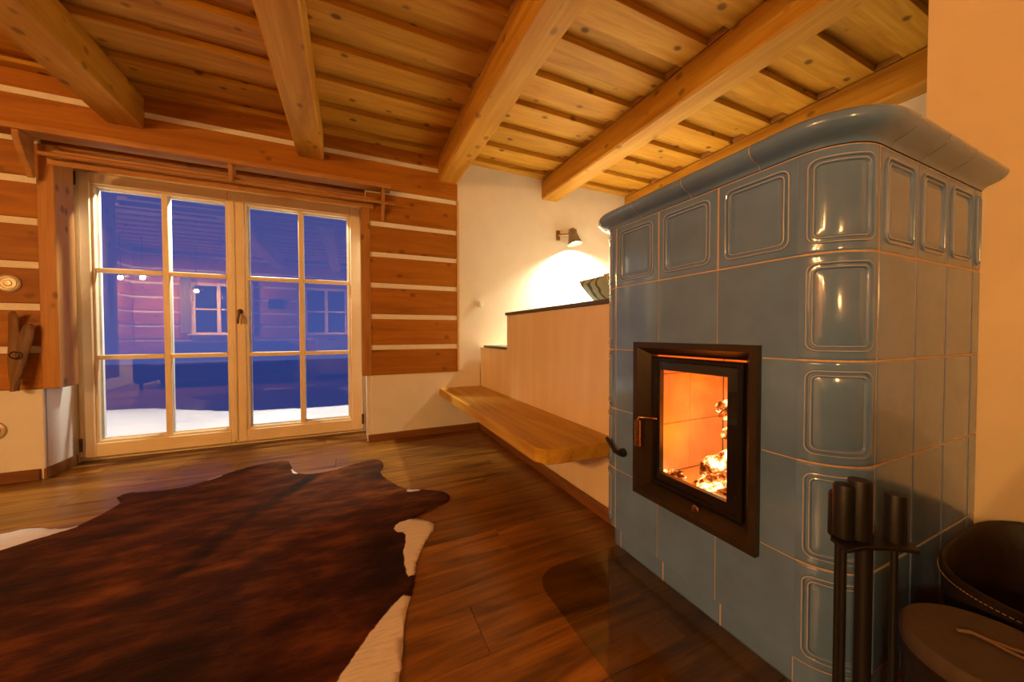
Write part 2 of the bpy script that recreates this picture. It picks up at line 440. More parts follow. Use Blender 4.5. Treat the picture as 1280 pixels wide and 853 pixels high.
# porch lamp on the outside wall above the door
pl = thing('porch_lamp', 'outside wall lamp above the glazed door', 'lamp', (-.8, 3.61, 2.35))
box('bracket', -.83, -.77, 3.601, 3.63, 2.30, 2.40, black_metal, pl, .004)
lathe('shade', [(.02, .08), (.06, .06), (.09, 0), (.085, 0), (.055, .055), (0, .06)], black_metal, pl, Matrix.Translation((-.8, 3.74, 2.30)))
tube('arm', [(-.8, 3.62, 2.36), (-.8, 3.68, 2.40), (-.8, 3.74, 2.375)], .010, black_metal, pl)
lathe('bulb', [(0, -.03), (.025, -.02), (.03, 0), (.02, .025), (0, .03)], emit('porch_bulb', (1, .95, .85), 8), pl, Matrix.Translation((-.8, 3.74, 2.31)))
light('porch_light', 'POINT', (-.8, 3.76, 2.24), 250, (1.0, .97, .82), pl, .05)

# ------------------------------------------------------------------ curtain rail above the door
cr_ = thing('curtain_rail', 'wooden curtain rail with shelf board and brackets above the glazed door', 'curtain rail', (-.75, YW-.02, 1.9))
box('shelf_board', -1.86, .315, YW-.135, YW-.019, 2.082, 2.117, rail_m, cr_, .003)
tube('rod', [(-1.66, YW-.095, 1.975), (.350, YW-.095, 1.975)], .013, rail_m, cr_, 12)
box('track', -1.62, .20, YW-.065, YW-.035, 1.995, 2.015, rail_m, cr_, .003)
box('valance_board', -1.66, .19, YW-.03, YW-.0225, 1.935, 1.975, rail_m, cr_, .002)
brk = [(-.019, 2.081), (-.130, 2.081), (-.130, 2.05), (-.115, 2.00), (-.085, 1.94), (-.045, 1.885), (-.030, 1.845), (-.019, 1.845)]
for bx, w, full in ((-1.745, .030, 1), (-.752, .024, 0), (.245, .024, 1)):
    poly = [(YW+u, v) for u, v in brk] if full else [(YW-.036, 2.081), (YW-.125, 2.081), (YW-.125, 1.955), (YW-.036, 1.985)]
    prism('bracket', poly, 'x', bx, bx+w, rail_m, cr_, .003)

# ------------------------------------------------------------------ small things on the far wall
XZ = Matrix.Rotation(PI/2, 4, 'X')     # lathe axis z -> -y
o = lathe('carved_disc', [(0, 0), (.052, 0), (.054, .006), (.048, .011), (.044, .008), (.040, .008), (.037, .012), (.033, .012), (.030, .008), (.020, .008), (.016, .012), (0, .013)],
          steel_w, None, Matrix.Translation((-1.865, YL-PRO-.0005, 1.212)) @ XZ, 28)
tag(o, 'round pale ringed disc on a log left of the door post', 'disc')
o = lathe('air_vent', [(0, 0), (.055, 0), (.058, .006), (.050, .012), (.044, .012), (.042, .004), (.036, .004), (.032, .016), (0, .020)],
          steel_w, None, Matrix.Translation((-1.945, YL-.0185, .325)) @ XZ, 28)
tag(o, 'round metal air vent cover on the low plaster wall', 'vent')
sk = thing('wooden_slat_ornament', 'two small carved wooden slats leaning crossed against the log wall', 'ornament', (-1.83, YL-.03, .565))
def slat(pts, w, t, nm):
    bm = bmesh.new(); rows = []
    for i, (x, y, z, s) in enumerate(pts):
        rows.append([bm.verts.new((x+dx*w*s, y+dy*t, z)) for dx, dy in ((-.5, -.3), (-.3, -.5), (.3, -.5), (.5, -.3), (.5, .3), (.3, .5), (-.3, .5), (-.5, .3))])
    for a, b in zip(rows, rows[1:]):
        for k in range(8): bm.faces.new((a[k], a[(k+1) % 8], b[(k+1) % 8], b[k]))
    bm.faces.new(rows[0]); bm.faces.new(rows[-1][::-1])
    return auto_smooth(obj(nm, bm, carved_m, sk), 40)
slat([(-1.815, YL-.075, .566, .5), (-1.822, YL-.068, .64, .75), (-1.826, YL-.060, .75, .9), (-1.828, YL-.052, .86, .85), (-1.828, YL-.05, .94, .75), (-1.826, YL-.058, 1.0, .7), (-1.818, YL-.075, 1.03, .5), (-1.808, YL-.09, 1.04, .2)], .055, .018, 'slat')
slat([(-1.812, YL-.10, .566, .35), (-1.803, YL-.092, .64, .6), (-1.790, YL-.082, .74, .85), (-1.775, YL-.072, .85, 1.0), (-1.766, YL-.065, .92, 1.0), (-1.762, YL-.062, .955, .75), (-1.762, YL-.062, .968, .3)], .055, .022, 'slat')
lathe('ring', [(.020, -.004), (.024, 0), (.020, .004), (.016, 0), (.020, -.004)], bronze, sk, Matrix.Translation((-1.800, YL-.104, .78)) @ Matrix.Rotation(PI/2, 4, 'X'), 16)

th = thing('room_sensor', 'small white round temperature sensor on the plaster wall', 'sensor', (1.10, YW, 1.16))
lathe('base', [(0, 0), (.030, 0), (.030, .008), (.022, .010), (0, .010)], white_m, th, Matrix.Translation((1.112, YW-.0002, 1.178)) @ XZ)
lathe('knob', [(.020, .010), (.024, .016), (.027, .034), (.025, .050), (.018, .058), (0, .060)], white_m, th, Matrix.Translation((1.112, YW-.0002, 1.178)) @ XZ)

# wall lamp
LX, LZ = 1.985, 1.925
lp = thing('wall_lamp', 'grey bell-shaped wall spotlight lit above the masonry ledge', 'lamp', (LX, YW, LZ))
box('wall_plate', LX-.020, LX+.020, YW-.020, YW-.0003, LZ-.05, LZ+.05, brass, lp, .004)
tube('arm', [(LX, YW-.02, LZ), (LX+.05, YW-.055, LZ+.003), (LX+.125, YW-.095, LZ+.005)], .011, brass, lp)
tube('yoke', [(LX+.085, YW-.075, LZ+.0), (LX+.09, YW-.08, LZ+.055), (LX+.125, YW-.10, LZ+.066), (LX+.155, YW-.11, LZ+.05), (LX+.158, YW-.11, LZ-.01)], .006, brass, lp)
LM = Matrix.Translation((LX+.123, YW-.105, LZ-.02)) @ Matrix.Rotation(math.radians(-10), 4, 'X') @ Matrix.Rotation(math.radians(-8), 4, 'Y')
lathe('shade', [(0, .075), (.030, .073), (.036, .06), (.040, .035), (.048, .01), (.062, -.04), (.078, -.082), (.076, -.083), (.060, -.04), (.045, .01), (.037, .035), (.030, .055), (0, .058)],
      [lamp_grey], lp, LM, 28)
lathe('bulb', [(0, -.060), (.030, -.055), (.050, -.050), (.048, -.040), (.03, -.02), (.02, .02), (0, .03)], emit('spot_bulb', (1, .86, .62), 30), lp, LM, 20)
light('wall_lamp_light', 'SPOT', tuple(LM @ Vector((0, 0, -.064))), 390, (1.0, .86, .62), lp, .035, LM.to_euler(), math.radians(152), .75)

# ------------------------------------------------------------------ masonry ledge and bench beside the stove
XM, YS, YE = 1.120, 2.535, 1.268
ml = thing('masonry_ledge', 'tall beige masonry ledge with dark stone top between stove and far wall', 'ledge', (XM, 2.2, 0))
box('body', XM, 2.98, YE, YS, .001, 1.044, masonry, ml, .003)
box('low_step', XM+.001, 2.98, YS+.0005, YW-.0125, .001, .775, masonry, ml, .003)
box('top_slab', XM-.012, 2.98, YE+.0005, YS+.008, 1.045, 1.066, stone, ml, .003)
box('step_slab', XM-.010, 2.98, YS+.009, YW-.130, .776, .796, stone, ml, .003)
box('baseboard_ledge', XM-.018, XM-.0008, YE+.004, YW-.032, .001, .062, base_my, bev=.003, kind='structure')
bn = prism('wall_bench', [(.745, 1.275), (.715, 1.330), (.727, YW-.0135), (XM-.0005, YW-.0135), (XM-.0005, 1.245), (.80, 1.262)], 'z', .348, .412, bench_m, None, .003)
tag(bn, 'thick oak slab bench fixed to the masonry ledge', 'bench')

mt = box('bed_sheet', 1.34, 2.96, 1.40, YS-.02, 1.0665, 1.092, chink, None, .008); tag(mt, 'thin white mattress lying on the stone ledge', 'mattress')
def cushion(name, label, c, rot, sx, sy, sz, mat, rz=0):
    bm = bmesh.new(); n = 18; top = []; bot = []
    R = Matrix.Translation(c) @ Matrix.Rotation(rz, 4, 'Z') @ Matrix.Rotation(rot, 4, 'Y')
    for s, L in ((1, top), (-1, bot)):
        for j in range(n+1):
            r = []
            for i in range(n+1):
                u = 2*i/n-1; v = 2*j/n-1
                h = max(0, (1-u**4)*(1-v**4))**.5
                pin = 1-.06*(1-abs(u)**2)*abs(v)**3; pin2 = 1-.06*(1-abs(v)**2)*abs(u)**3
                r.append(bm.verts.new(R @ Vector((u*sx/2*pin2, v*sy/2*pin, s*sz/2*h))))
            L.append(r)
    for L in (top, bot):
        for j in range(n):
            for i in range(n): bm.faces.new((L[j][i], L[j][i+1], L[j+1][i+1], L[j+1][i]))
    bmesh.ops.remove_doubles(bm, verts=bm.verts, dist=1e-5)
    o = obj(name, bm, mat, None, True); return tag(o, label, 'cushion')
def cushion_mat(name, a, b, scale, wave):
    m, nt, bs = new_mat(name); v = coords(nt)
    w = nt.nodes.new('ShaderNodeTexWave'); w.inputs['Scale'].default_value = scale; w.inputs['Distortion'].default_value = wave
    w.bands_direction = 'DIAGONAL'; lk(nt, v, w.inputs['Vector'])
    lk(nt, ramp(nt, w.outputs['Fac'], [(.12, a), (.30, b)]), bs.inputs['Base Color']); bs.inputs['Roughness'].default_value = .9; return m
cushion('teal_cushion', 'teal and white striped cushion lying on the stone ledge', (1.47, 1.83, 1.184), math.radians(42), .20, .27, .07, cushion_mat('cushion_teal', (.10, .16, .16), (.50, .60, .54), 9, 5))
cushion('floral_cushion', 'cream patterned cushion leaning beside the teal cushion and the stove', (1.44, 1.54, 1.184), math.radians(44), .20, .28, .07, cushion_mat('cushion_cream', (.25, .30, .22), (.80, .78, .68), 16, 9))

# ------------------------------------------------------------------ tiled stove
XF, YSD = 1.005, .390            # tile faces: front plane, side plane
R = .115; YC0, YC1, XC = .505, 1.150, XF+.115
ROWS = [.083, .333, .586, .834, 1.090, 1.336]
COLS = [.505, .720, .935, 1.150]
COLS = [.494, .707, .931, 1.150]
G = .0017
st = thing('tiled_stove', 'blue-grey glazed tiled stove with a fire burning behind its glass door', 'stove', (1.35, .8, 0))
FY0, FY1, FZ0, FZ1 = .579, 1.031, .293, .868     # fire door surround

def rrect(w, h, inset, rad, ne, nc):
    a, b = w/2-inset, h/2-inset; rad = min(rad, a*.95, b*.95)
    pts = []; cs = [(a-rad, -b+rad, -PI/2), (a-rad, b-rad, 0), (-a+rad, b-rad, PI/2), (-a+rad, -b+rad, PI)]
    for q, (cx, cy, a0) in enumerate(cs):
        arc = [(cx+rad*math.cos(a0+PI/2*k/nc), cy+rad*math.sin(a0+PI/2*k/nc)) for k in range(nc+1)]
        pts += arc
        nx = cs[(q+1) % 4]; s0 = arc[-1]; s1 = (nx[0]+rad*math.cos(nx[2]), nx[1]+rad*math.sin(nx[2]))
        for k in range(1, ne): pts.append((s0[0]+(s1[0]-s0[0])*k/ne, s0[1]+(s1[1]-s0[1])*k/ne))
    return pts
RELIEF = [(0, .001, -.018), (0, .001, -.003), (.002, .001, -.0007), (.005, .001, 0), (.0195, .022, 0), (.0210, .0205, .0035), (.0235, .019, .0042), (.0258, .0175, .0030), (.0270, .0165, -.0008),
          (.0310, .015, -.0008), (.0322, .0140, .0026), (.0345, .0125, .0034), (.0366, .011, .0020), (.0380, .010, -.0016), (.050, .008, .0006)]
PLAIN = [(0, .001, -.018), (0, .001, -.003), (.002, .001, -.0007), (.005, .001, 0)]
def tile_mesh(name, w, h, prof, fmap, ne=1, nc=3):
    bm = bmesh.new(); loops = []
    for ins, rad, ht in prof: loops.append([bm.verts.new(fmap(u, v, ht)) for u, v in rrect(w, h, ins, rad, ne, nc)])
    n = len(loops[0])
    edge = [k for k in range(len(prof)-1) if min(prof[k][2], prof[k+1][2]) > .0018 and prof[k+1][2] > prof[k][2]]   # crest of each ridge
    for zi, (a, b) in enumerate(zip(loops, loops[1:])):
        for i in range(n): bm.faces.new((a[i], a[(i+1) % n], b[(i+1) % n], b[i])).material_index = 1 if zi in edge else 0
    L = loops[-1]
    if ne == 1: bm.faces.new(L)
    else:
        s = nc+ne                      # points per (corner arc + edge)
        right = L[0:nc+1]+L[nc+1:s]+L[s:s+nc+1]                 # BR arc, right edge, TR arc
        topE = L[s+nc:2*s+1]                                    # top edge right -> left
        left = L[2*s:2*s+nc+1]+L[2*s+nc+1:3*s]+L[3*s:3*s+nc+1]
        botE = L[3*s+nc:4*s]+[L[0]]                             # bottom edge left -> right
        bm.faces.new(right); bm.faces.new(left)
        T = topE[::-1]
        for i in range(ne): bm.faces.new((botE[i], botE[i+1], T[i+1], T[i]))
    bmesh.ops.recalc_face_normals(bm, faces=bm.faces)
    # outward check is done by recalc on a nearly closed shell
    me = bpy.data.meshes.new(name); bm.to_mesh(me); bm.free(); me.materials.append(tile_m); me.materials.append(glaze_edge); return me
def smooth_mesh(me, ang=38):
    for p in me.polygons: p.use_smooth = True
    bm = bmesh.new(); bm.from_mesh(me)
    for e in bm.edges:
        if len(e.link_faces) == 2 and e.calc_face_angle(0) > math.radians(ang): e.smooth = False
    bm.to_mesh(me); bm.free(); return me
flat = lambda u, v, h: (-h, -u, v)                      # local: faces -x
for r in range(5):
    hgt = ROWS[r+1]-ROWS[r]-G*2; zc = (ROWS[r+1]+ROWS[r])/2
    # front columns
    for c in range(3):
        y0, y1 = COLS[c]+G, COLS[c+1]-G; z0, z1 = ROWS[r]+G, ROWS[r+1]-G
        a0, a1, b0, b1 = FY0+.006, FY1-.006, FZ0+.006, FZ1-.006
        if y1 < a0 or y0 > a1 or z1 < b0 or z0 > b1:
            prof = RELIEF if r == 4 else PLAIN
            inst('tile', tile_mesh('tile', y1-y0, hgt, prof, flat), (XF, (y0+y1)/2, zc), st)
        else:                                               # tile cut around the fire door
            ys = sorted({y0, y1, *[q for q in (a0, a1) if y0 < q < y1]}); zs = sorted({z0, z1, *[q for q in (b0, b1) if z0 < q < z1]})
            bm = bmesh.new(); any_ = False; pv = {}
            def V(y, z):
                if (y, z) not in pv: pv[(y, z)] = bm.verts.new((XF, y, z))
                return pv[(y, z)]
            for p, q in zip(ys, ys[1:]):
                for s, t in zip(zs, zs[1:]):
                    if a0 <= (p+q)/2 <= a1 and b0 <= (s+t)/2 <= b1: continue
                    bm.faces.new((V(p, s), V(p, t), V(q, t), V(q, s))); any_ = True
            if any_:
                ext = bmesh.ops.extrude_face_region(bm, geom=bm.faces[:])
                bmesh.ops.translate(bm, vec=(.018, 0, 0), verts=[g for g in ext['geom'] if isinstance(g, bmesh.types.BMVert)])
                bmesh.ops.delete(bm, geom=[v for v in bm.verts if not v.link_faces], context='VERTS')
                obj('tile', bm, tile_m, st)
            else: bm.free()
    # rounded corner tiles (near and far end)
    for yc, sgn in ((YC0, -1), (YC1, 1)):
        wa = (R*PI/2)-G*2-.002; lx, ly = (XC, yc)
        def arc(u, v, h, sgn=sgn):
            a = PI/4+u/R*1.0
            return (-(R+h)*math.cos(a), sgn*(R+h)*math.sin(a), v)
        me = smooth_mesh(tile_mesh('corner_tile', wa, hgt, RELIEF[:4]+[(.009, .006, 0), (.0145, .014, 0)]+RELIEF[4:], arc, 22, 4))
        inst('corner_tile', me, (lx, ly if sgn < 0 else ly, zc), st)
    # side columns
    sx = [XC, 1.322, 1.518, 1.716, XP-.001]
    fside = lambda u, v, h: (u, -h, v)
    for c in range(4):
        x0, x1 = sx[c]+G, sx[c+1]-(G if c < 3 else .0005)
        prof = PLAIN
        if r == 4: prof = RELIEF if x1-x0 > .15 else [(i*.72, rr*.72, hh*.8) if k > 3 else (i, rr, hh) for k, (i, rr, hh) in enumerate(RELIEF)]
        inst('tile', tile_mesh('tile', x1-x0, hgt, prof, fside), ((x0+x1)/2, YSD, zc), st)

# grout body (with the firebox opening), plinth
def outline(off):                # plan outline of the tile face, inset by off
    pts = [(XP-.001, YSD+off)]
    for k in range(0, 9):
        a = PI/2*k/8; pts.append((XC-(R-off)*math.sin(a), YC0-(R-off)*math.cos(a)))
    for k in range(0, 9):
        a = PI/2*k/8; pts.append((XC-(R-off)*math.cos(a), YC1+(R-off)*math.sin(a)))
    return pts
bm = bmesh.new()
ol = outline(.0020)
zlev = [.083, FZ0+.008, FZ1-.008, 1.336]
g = [[bm.verts.new((x, y, z)) for x, y in ol] for z in zlev]
fi = 9                            # edge index of the straight front segment
for li in range(3):
    for i in range(len(ol)-1):
        if i == fi: continue
        bm.faces.new((g[li][i], g[li][i+1], g[li+1][i+1], g[li+1][i]))
a0, a1 = FY0+.008, FY1-.008
xx = ol[fi][0]; ya, yb_ = ol[fi][1], ol[fi+1][1]
for li in range(3):
    cells = ((ya, yb_),) if li != 1 else ((ya, a0), (a1, yb_))
    for p, q in cells:
        z0, z1 = zlev[li], zlev[li+1]
        bm.faces.new([bm.verts.new(v) for v in ((xx, p, z0), (xx, q, z0), (xx, q, z1), (xx, p, z1))])
obj('grout_body', bm, grout, st)
tp = outline(.004); bm = bmesh.new()
A = [bm.verts.new((x, y, 1.392)) for x, y in tp]+[bm.verts.new((XC+.001, 1.2649, 1.392)), bm.verts.new((XP-.001, 1.25, 1.392))]
bm.faces.new(A); obj('top_plate', bm, tile_m, st)
box('back_wall', XC+.001, XP-.001, YE-.014, YE-.003, .083, 1.392, masonry, st)
# plinth tiles
po = .016
pl_y = [YC0, .690, .905, 1.120, YC1]
box('plinth_mortar', XF+po+.0015, XF+po+.018, .500, 1.140, .0015, .080, grout, st)
for a, b in zip([.505, .700, .918], [.700, .918, 1.137]):
    box('plinth_tile', XF+po, XF+po+.02, a+G, b-G, .001, .081, tile_m, st, .002)
for yc, sgn in ((YC0, -1), (1.137, 1)):
    rr = R-po; bm = bmesh.new(); n = 10
    for z in (0,): pass
    rows = []
    for rad in (rr, rr-.02):
        for z in (.001, .081):
            rows.append([bm.verts.new((XC-rad*math.cos(PI/2*k/n), yc+sgn*(rad*math.sin(PI/2*k/n)+.001), z)) for k in range(n+1)])
    o_, t_, i_, j_ = rows
    for k in range(n):
        bm.faces.new((o_[k], o_[k+1], t_[k+1], t_[k])); bm.faces.new((t_[k], t_[k+1], j_[k+1], j_[k])); bm.faces.new((i_[k], i_[k+1], j_[k+1], j_[k])); bm.faces.new((o_[k], o_[k+1], i_[k+1], i_[k]))
    bm.faces.new((o_[0], t_[0], j_[0], i_[0])); bm.faces.new((o_[n], t_[n], j_[n], i_[n]))
    auto_smooth(obj('plinth_tile', bm, tile_m, st), 40)
for a, b in zip(sx, sx[1:]): box('plinth_tile', a+G, b-(G if b < XP-.01 else .0005), YSD+po, YSD+po+.02, .001, .081, tile_m, st, .002)

# cornice: profile swept along the tile face line, in pieces
CP = [(-.012, 1.338), (.000, 1.338), (.003, 1.345), (.010, 1.350), (.020, 1.353), (.030, 1.357), (.039, 1.363), (.046, 1.371), (.049, 1.380), (.047, 1.389), (.040, 1.396), (.028, 1.3995), (.000, 1.400), (-.030, 1.400), (-.030, 1.390), (-.012, 1.390)]
def path_pt(s):
    """s in metres along the tile face from the side end at the wall; returns point, outward normal"""
    L0 = XP-.002-XC; La = R*PI/2; L1 = YC1-YC0
    if s <= L0: return (XP-.002-s, YSD), (0, -1)
    s -= L0
    if s <= La:
        a = s/R; return (XC-R*math.sin(a), YC0-R*math.cos(a)), (-math.sin(a), -math.cos(a))
    s -= La
    if s <= L1: return (XF, YC0+s), (-1, 0)
    s -= L1; a = min(s/R, PI/2); return (XC-R*math.cos(a), YC1+R*math.sin(a)), (-math.cos(a), math.sin(a))
L0 = XP-.002-XC; La = R*PI/2; L1 = YC1-YC0; LT = L0+La+L1+La
cuts = [0, XP-1.513, XP-1.336, XP-1.165, L0+La+(.590-YC0), L0+La+(.800-YC0), L0+La+(1.015-YC0), LT]
for a, b in zip(cuts, cuts[1:]):
    g2 = .0016; a += g2 if a > 0 else 0; b -= g2 if b < LT else 0
    n = max(2, int((b-a)/.012)); bm = bmesh.new(); rows = []
    for k in range(n+1):
        (px, py), (nx, ny) = path_pt(a+(b-a)*k/n)
        rows.append([bm.verts.new((px+nx*o, py+ny*o, z)) for o, z in CP])
    for p, q in zip(rows, rows[1:]):
        for k in range(len(CP)): bm.faces.new((p[k], p[(k+1) % len(CP)], q[(k+1) % len(CP)], q[k]))
    bm.faces.new(rows[0]); bm.faces.new(rows[-1][::-1])
    auto_smooth(obj('cornice_tile', bm, tile_m, st), 35)
bm = bmesh.new(); rows = []         # mortar seen in the cornice joints
for k in range(121):
    (px, py), (nx, ny) = path_pt(LT*k/120)
    rows.append([bm.verts.new((px+nx*(o-.0014), py+ny*(o-.0014), z-.0008 if z > 1.37 else z+.0012)) for o, z in CP])
for p, q in zip(rows, rows[1:]):
    for k in range(len(CP)): bm.faces.new((p[k], p[(k+1) % len(CP)], q[(k+1) % len(CP)], q[k]))
obj('cornice_mortar', bm, grout, st)

# ---- fire door surround: flange, splayed inner faces, door leaf, glass
XFR = .985
def ring(bm, x0, r0, x1, r1):
    """quad ring between two rectangles (y0,y1,z0,z1) at depths x0,x1"""
    def c(x, r): return [bm.verts.new((x, y, z)) for y, z in ((r[0], r[2]), (r[1], r[2]), (r[1], r[3]), (r[0], r[3]))]
    A, B = c(x0, r0), c(x1, r1)
    for i in range(4): bm.faces.new((A[i], A[(i+1) % 4], B[(i+1) % 4], B[i]))
def inset(r, d, e=None): e = d if e is None else e; return (r[0]+d, r[1]-d, r[2]+e, r[3]-e)
r0 = (FY0, FY1, FZ0, FZ1); r1 = inset(r0, .020); rdoor = (.632, .982, .338, .822)
bm = bmesh.new()
ring(bm, 1.02, r0, XFR, r0); ring(bm, XFR, r0, XFR, r1); ring(bm, XFR, r1, 1.028, rdoor); ring(bm, 1.028, rdoor, 1.060, rdoor)
bmesh.ops.remove_doubles(bm, verts=bm.verts, dist=1e-6)
obj('fire_door_surround', bm, door_metal, st)
fd = prism('fire_door', [(.640, .345), (.974, .345), (.974, .815), (.640, .815)], 'x', 1.044, 1.046, black_metal, st)
bpy.data.objects.remove(fd)
rl = (.640, .974, .345, .815); rg = (.690, .944, .388, .768)
bm = bmesh.new()
ring(bm, 1.050, rl, 1.026, rl); ring(bm, 1.026, rl, 1.022, inset(rl, .004)); ring(bm, 1.022, inset(rl, .004), 1.022, inset(rl, .014)); ring(bm, 1.022, inset(rl, .014), 1.030, inset(rl, .018)); ring(bm, 1.030, inset(rl, .018), 1.031, rg); ring(bm, 1.031, rg, 1.050, rg); ring(bm, 1.050, rg, 1.050, rl)
bmesh.ops.remove_doubles(bm, verts=bm.verts, dist=1e-6)
fd = obj('fire_door', bm, black_metal, st)
bm = bmesh.new(); bm.faces.new([bm.verts.new((1.0285, y, z)) for y, z in ((rl[0]+.017, rl[2]+.017), (rl[1]-.017, rl[2]+.017), (rl[1]-.017, rl[3]-.017), (rl[0]+.017, rl[3]-.017))])
obj('pane', bm, fire_glass, fd)
# handle: bent rod with coiled spring grip
tube('handle_rod', [(1.026, .955, .585), (.985, .965, .590), (.972, .985, .590), (.970, .990, .583), (.970, .990, .485)], .0045, spring_m, fd, 8)
hp = []
for k in range(15*8+1):
    a = 2*PI*k/8; hp.append((.970+.0095*math.cos(a), .990+.0095*math.sin(a), .580-.098*k/120))
tube('handle_spring', hp, .0032, spring_m, fd, 6)
lathe('air_slider', [(0, 0), (.013, 0), (.013, .006), (.008, .008), (.008, .016), (0, .017)], spring_m, st, Matrix.Translation((1.012, .776, .332)) @ Matrix.Rotation(-PI/2, 4, 'Y'), 14)
# small bolts of the surround
# lever on the left end
lathe('lever_hub', [(0, 0), (.017, 0), (.017, .012), (.009, .014), (.009, .030), (0, .031)], black_matte, st, Matrix.Translation((XF-.0005, 1.100, .418)) @ Matrix.Rotation(-PI/2, 4, 'Y'), 16)
tube('lever', [(.978, 1.100, .418), (.976, 1.118, .420), (.974, 1.140, .438), (.972, 1.168, .464)], [.009, .009, .008, .007], black_matte, st)

# ---- firebox
bxX0, bxX1, bY0, bY1, bZ0, bZ1 = 1.055, 1.46, .650, .995, .352, .92
def fire_brick(*a): return box('fire_brick', *a, chamotte, st, .002)
for z0, z1 in ((bZ0, .545), (.547, .742), (.744, bZ1)):
    fire_brick(bxX1, bxX1+.03, bY0, bY1, z0, z1)
    for x0, x1 in ((bxX0, 1.256), (1.258, bxX1)):
        fire_brick(x0, x1, bY1+.001, bY1+.03, z0, z1); fire_brick(x0, x1, bY0-.03, bY0-.001, z0, z1)
fire_brick(bxX0, bxX1, bY0, bY1, bZ0-.03, bZ0); fire_brick(bxX0, bxX1, bY0, bY1, bZ1, bZ1+.03)
def ember_mat():
    m, nt, b = new_mat('ember'); v = coords(nt); n = noise(nt, v, 22, 4, .7); n2 = noise(nt, v, 9, 2)
    b.inputs['Base Color'].default_value = (.05, .03, .02, 1); b.inputs['Roughness'].default_value = .9
    lk(nt, ramp(nt, n, [(.36, (.10, .006, .0)), (.46, (.9, .12, .01)), (.54, (1, .45, .10)), (.62, (1, .80, .45))]), b.inputs['Emission Color'])
    lk(nt, ramp(nt, n, [(.36, .02), (.48, .25), (.62, 1.0)]), b.inputs['Emission Strength'])
    ml_ = nt.nodes.new('ShaderNodeMath'); ml_.operation = 'MULTIPLY'; ml_.inputs[1].default_value = 3.6
    lk(nt, b.inputs['Emission Strength'].links[0].from_socket, ml_.inputs[0]); lk(nt, ml_.outputs[0], b.inputs['Emission Strength']); return m
ember = ember_mat()
def lump(name, c, s, seed, nsub=3, amp=.3):
    rnd = random.Random(seed); bm = bmesh.new(); bmesh.ops.create_icosphere(bm, subdivisions=nsub, radius=1)
    ph = [(rnd.uniform(2, 7), rnd.uniform(2, 7), rnd.uniform(2, 7), rnd.uniform(0, 6)) for _ in range(5)]
    for v in bm.verts:
        k = 1+amp*sum(math.sin(v.co.x*a+v.co.y*b+v.co.z*d+e) for a, b, d, e in ph)/3
        v.co = Vector((c[0]+v.co.x*s[0]*k, c[1]+v.co.y*s[1]*k, max(bZ0+.001, c[2]+v.co.z*s[2]*k)))
    return obj(name, bm, ember, None, False)
o = lump('ember_bed', (1.215, .800, .360), (.100, .095, .110), 3, 4, .45); tag(o, 'heap of white-hot embers on the stove floor', 'embers', None, 'stuff')
for i, (c, s, lb) in enumerate((((1.260, .790, .548), (.048, .034, .042), 'glowing chunk of log in the middle of the embers'),
                                ((1.250, .825, .622), (.045, .034, .026), 'topmost glowing log chunk in the fire'),
                                ((1.11, .945, .366), (.030, .030, .018), 'small dark red ember chunk lying low beside the heap'))):
    o = lump('glowing_log', c, s, 11+i, 3, .5); tag(o, lb, 'log')
for k, (x, y, z, e) in enumerate(((1.20, .75, .55, 5.0), (1.28, .84, .70, 3.0), (1.14, .90, .50, 2.2))):
    light('fire_light', 'POINT', (x, y, z), e*.42, (1.0, .165, .005), st, .06)

# ------------------------------------------------------------------ hearth glass plate
def rr_poly(x0, x1, y0, y1, r, corners):
    pts = []
    for (cx, cy, a0, key) in ((x1-r, y0+r, -PI/2, 'br'), (x1-r, y1-r, 0, 'tr'), (x0+r, y1-r, PI/2, 'tl'), (x0+r, y0+r, PI, 'bl')):
        if key in corners: pts += [(cx+r*math.cos(a0+PI/2*k/8), cy+r*math.sin(a0+PI/2*k/8)) for k in range(9)]
        else: pts.append({'br': (x1, y0), 'tr': (x1, y1), 'tl': (x0, y1), 'bl': (x0, y0)}[key])
    return pts
hp_ = prism('hearth_plate', rr_poly(.608, XF+po-.002, .46, 1.145, .10, ('tl', 'bl')), 'z', .0012, .009, hearth_glass, None)
tag(hp_, 'clear glass hearth plate with rounded corners on the floor before the stove', 'hearth plate')

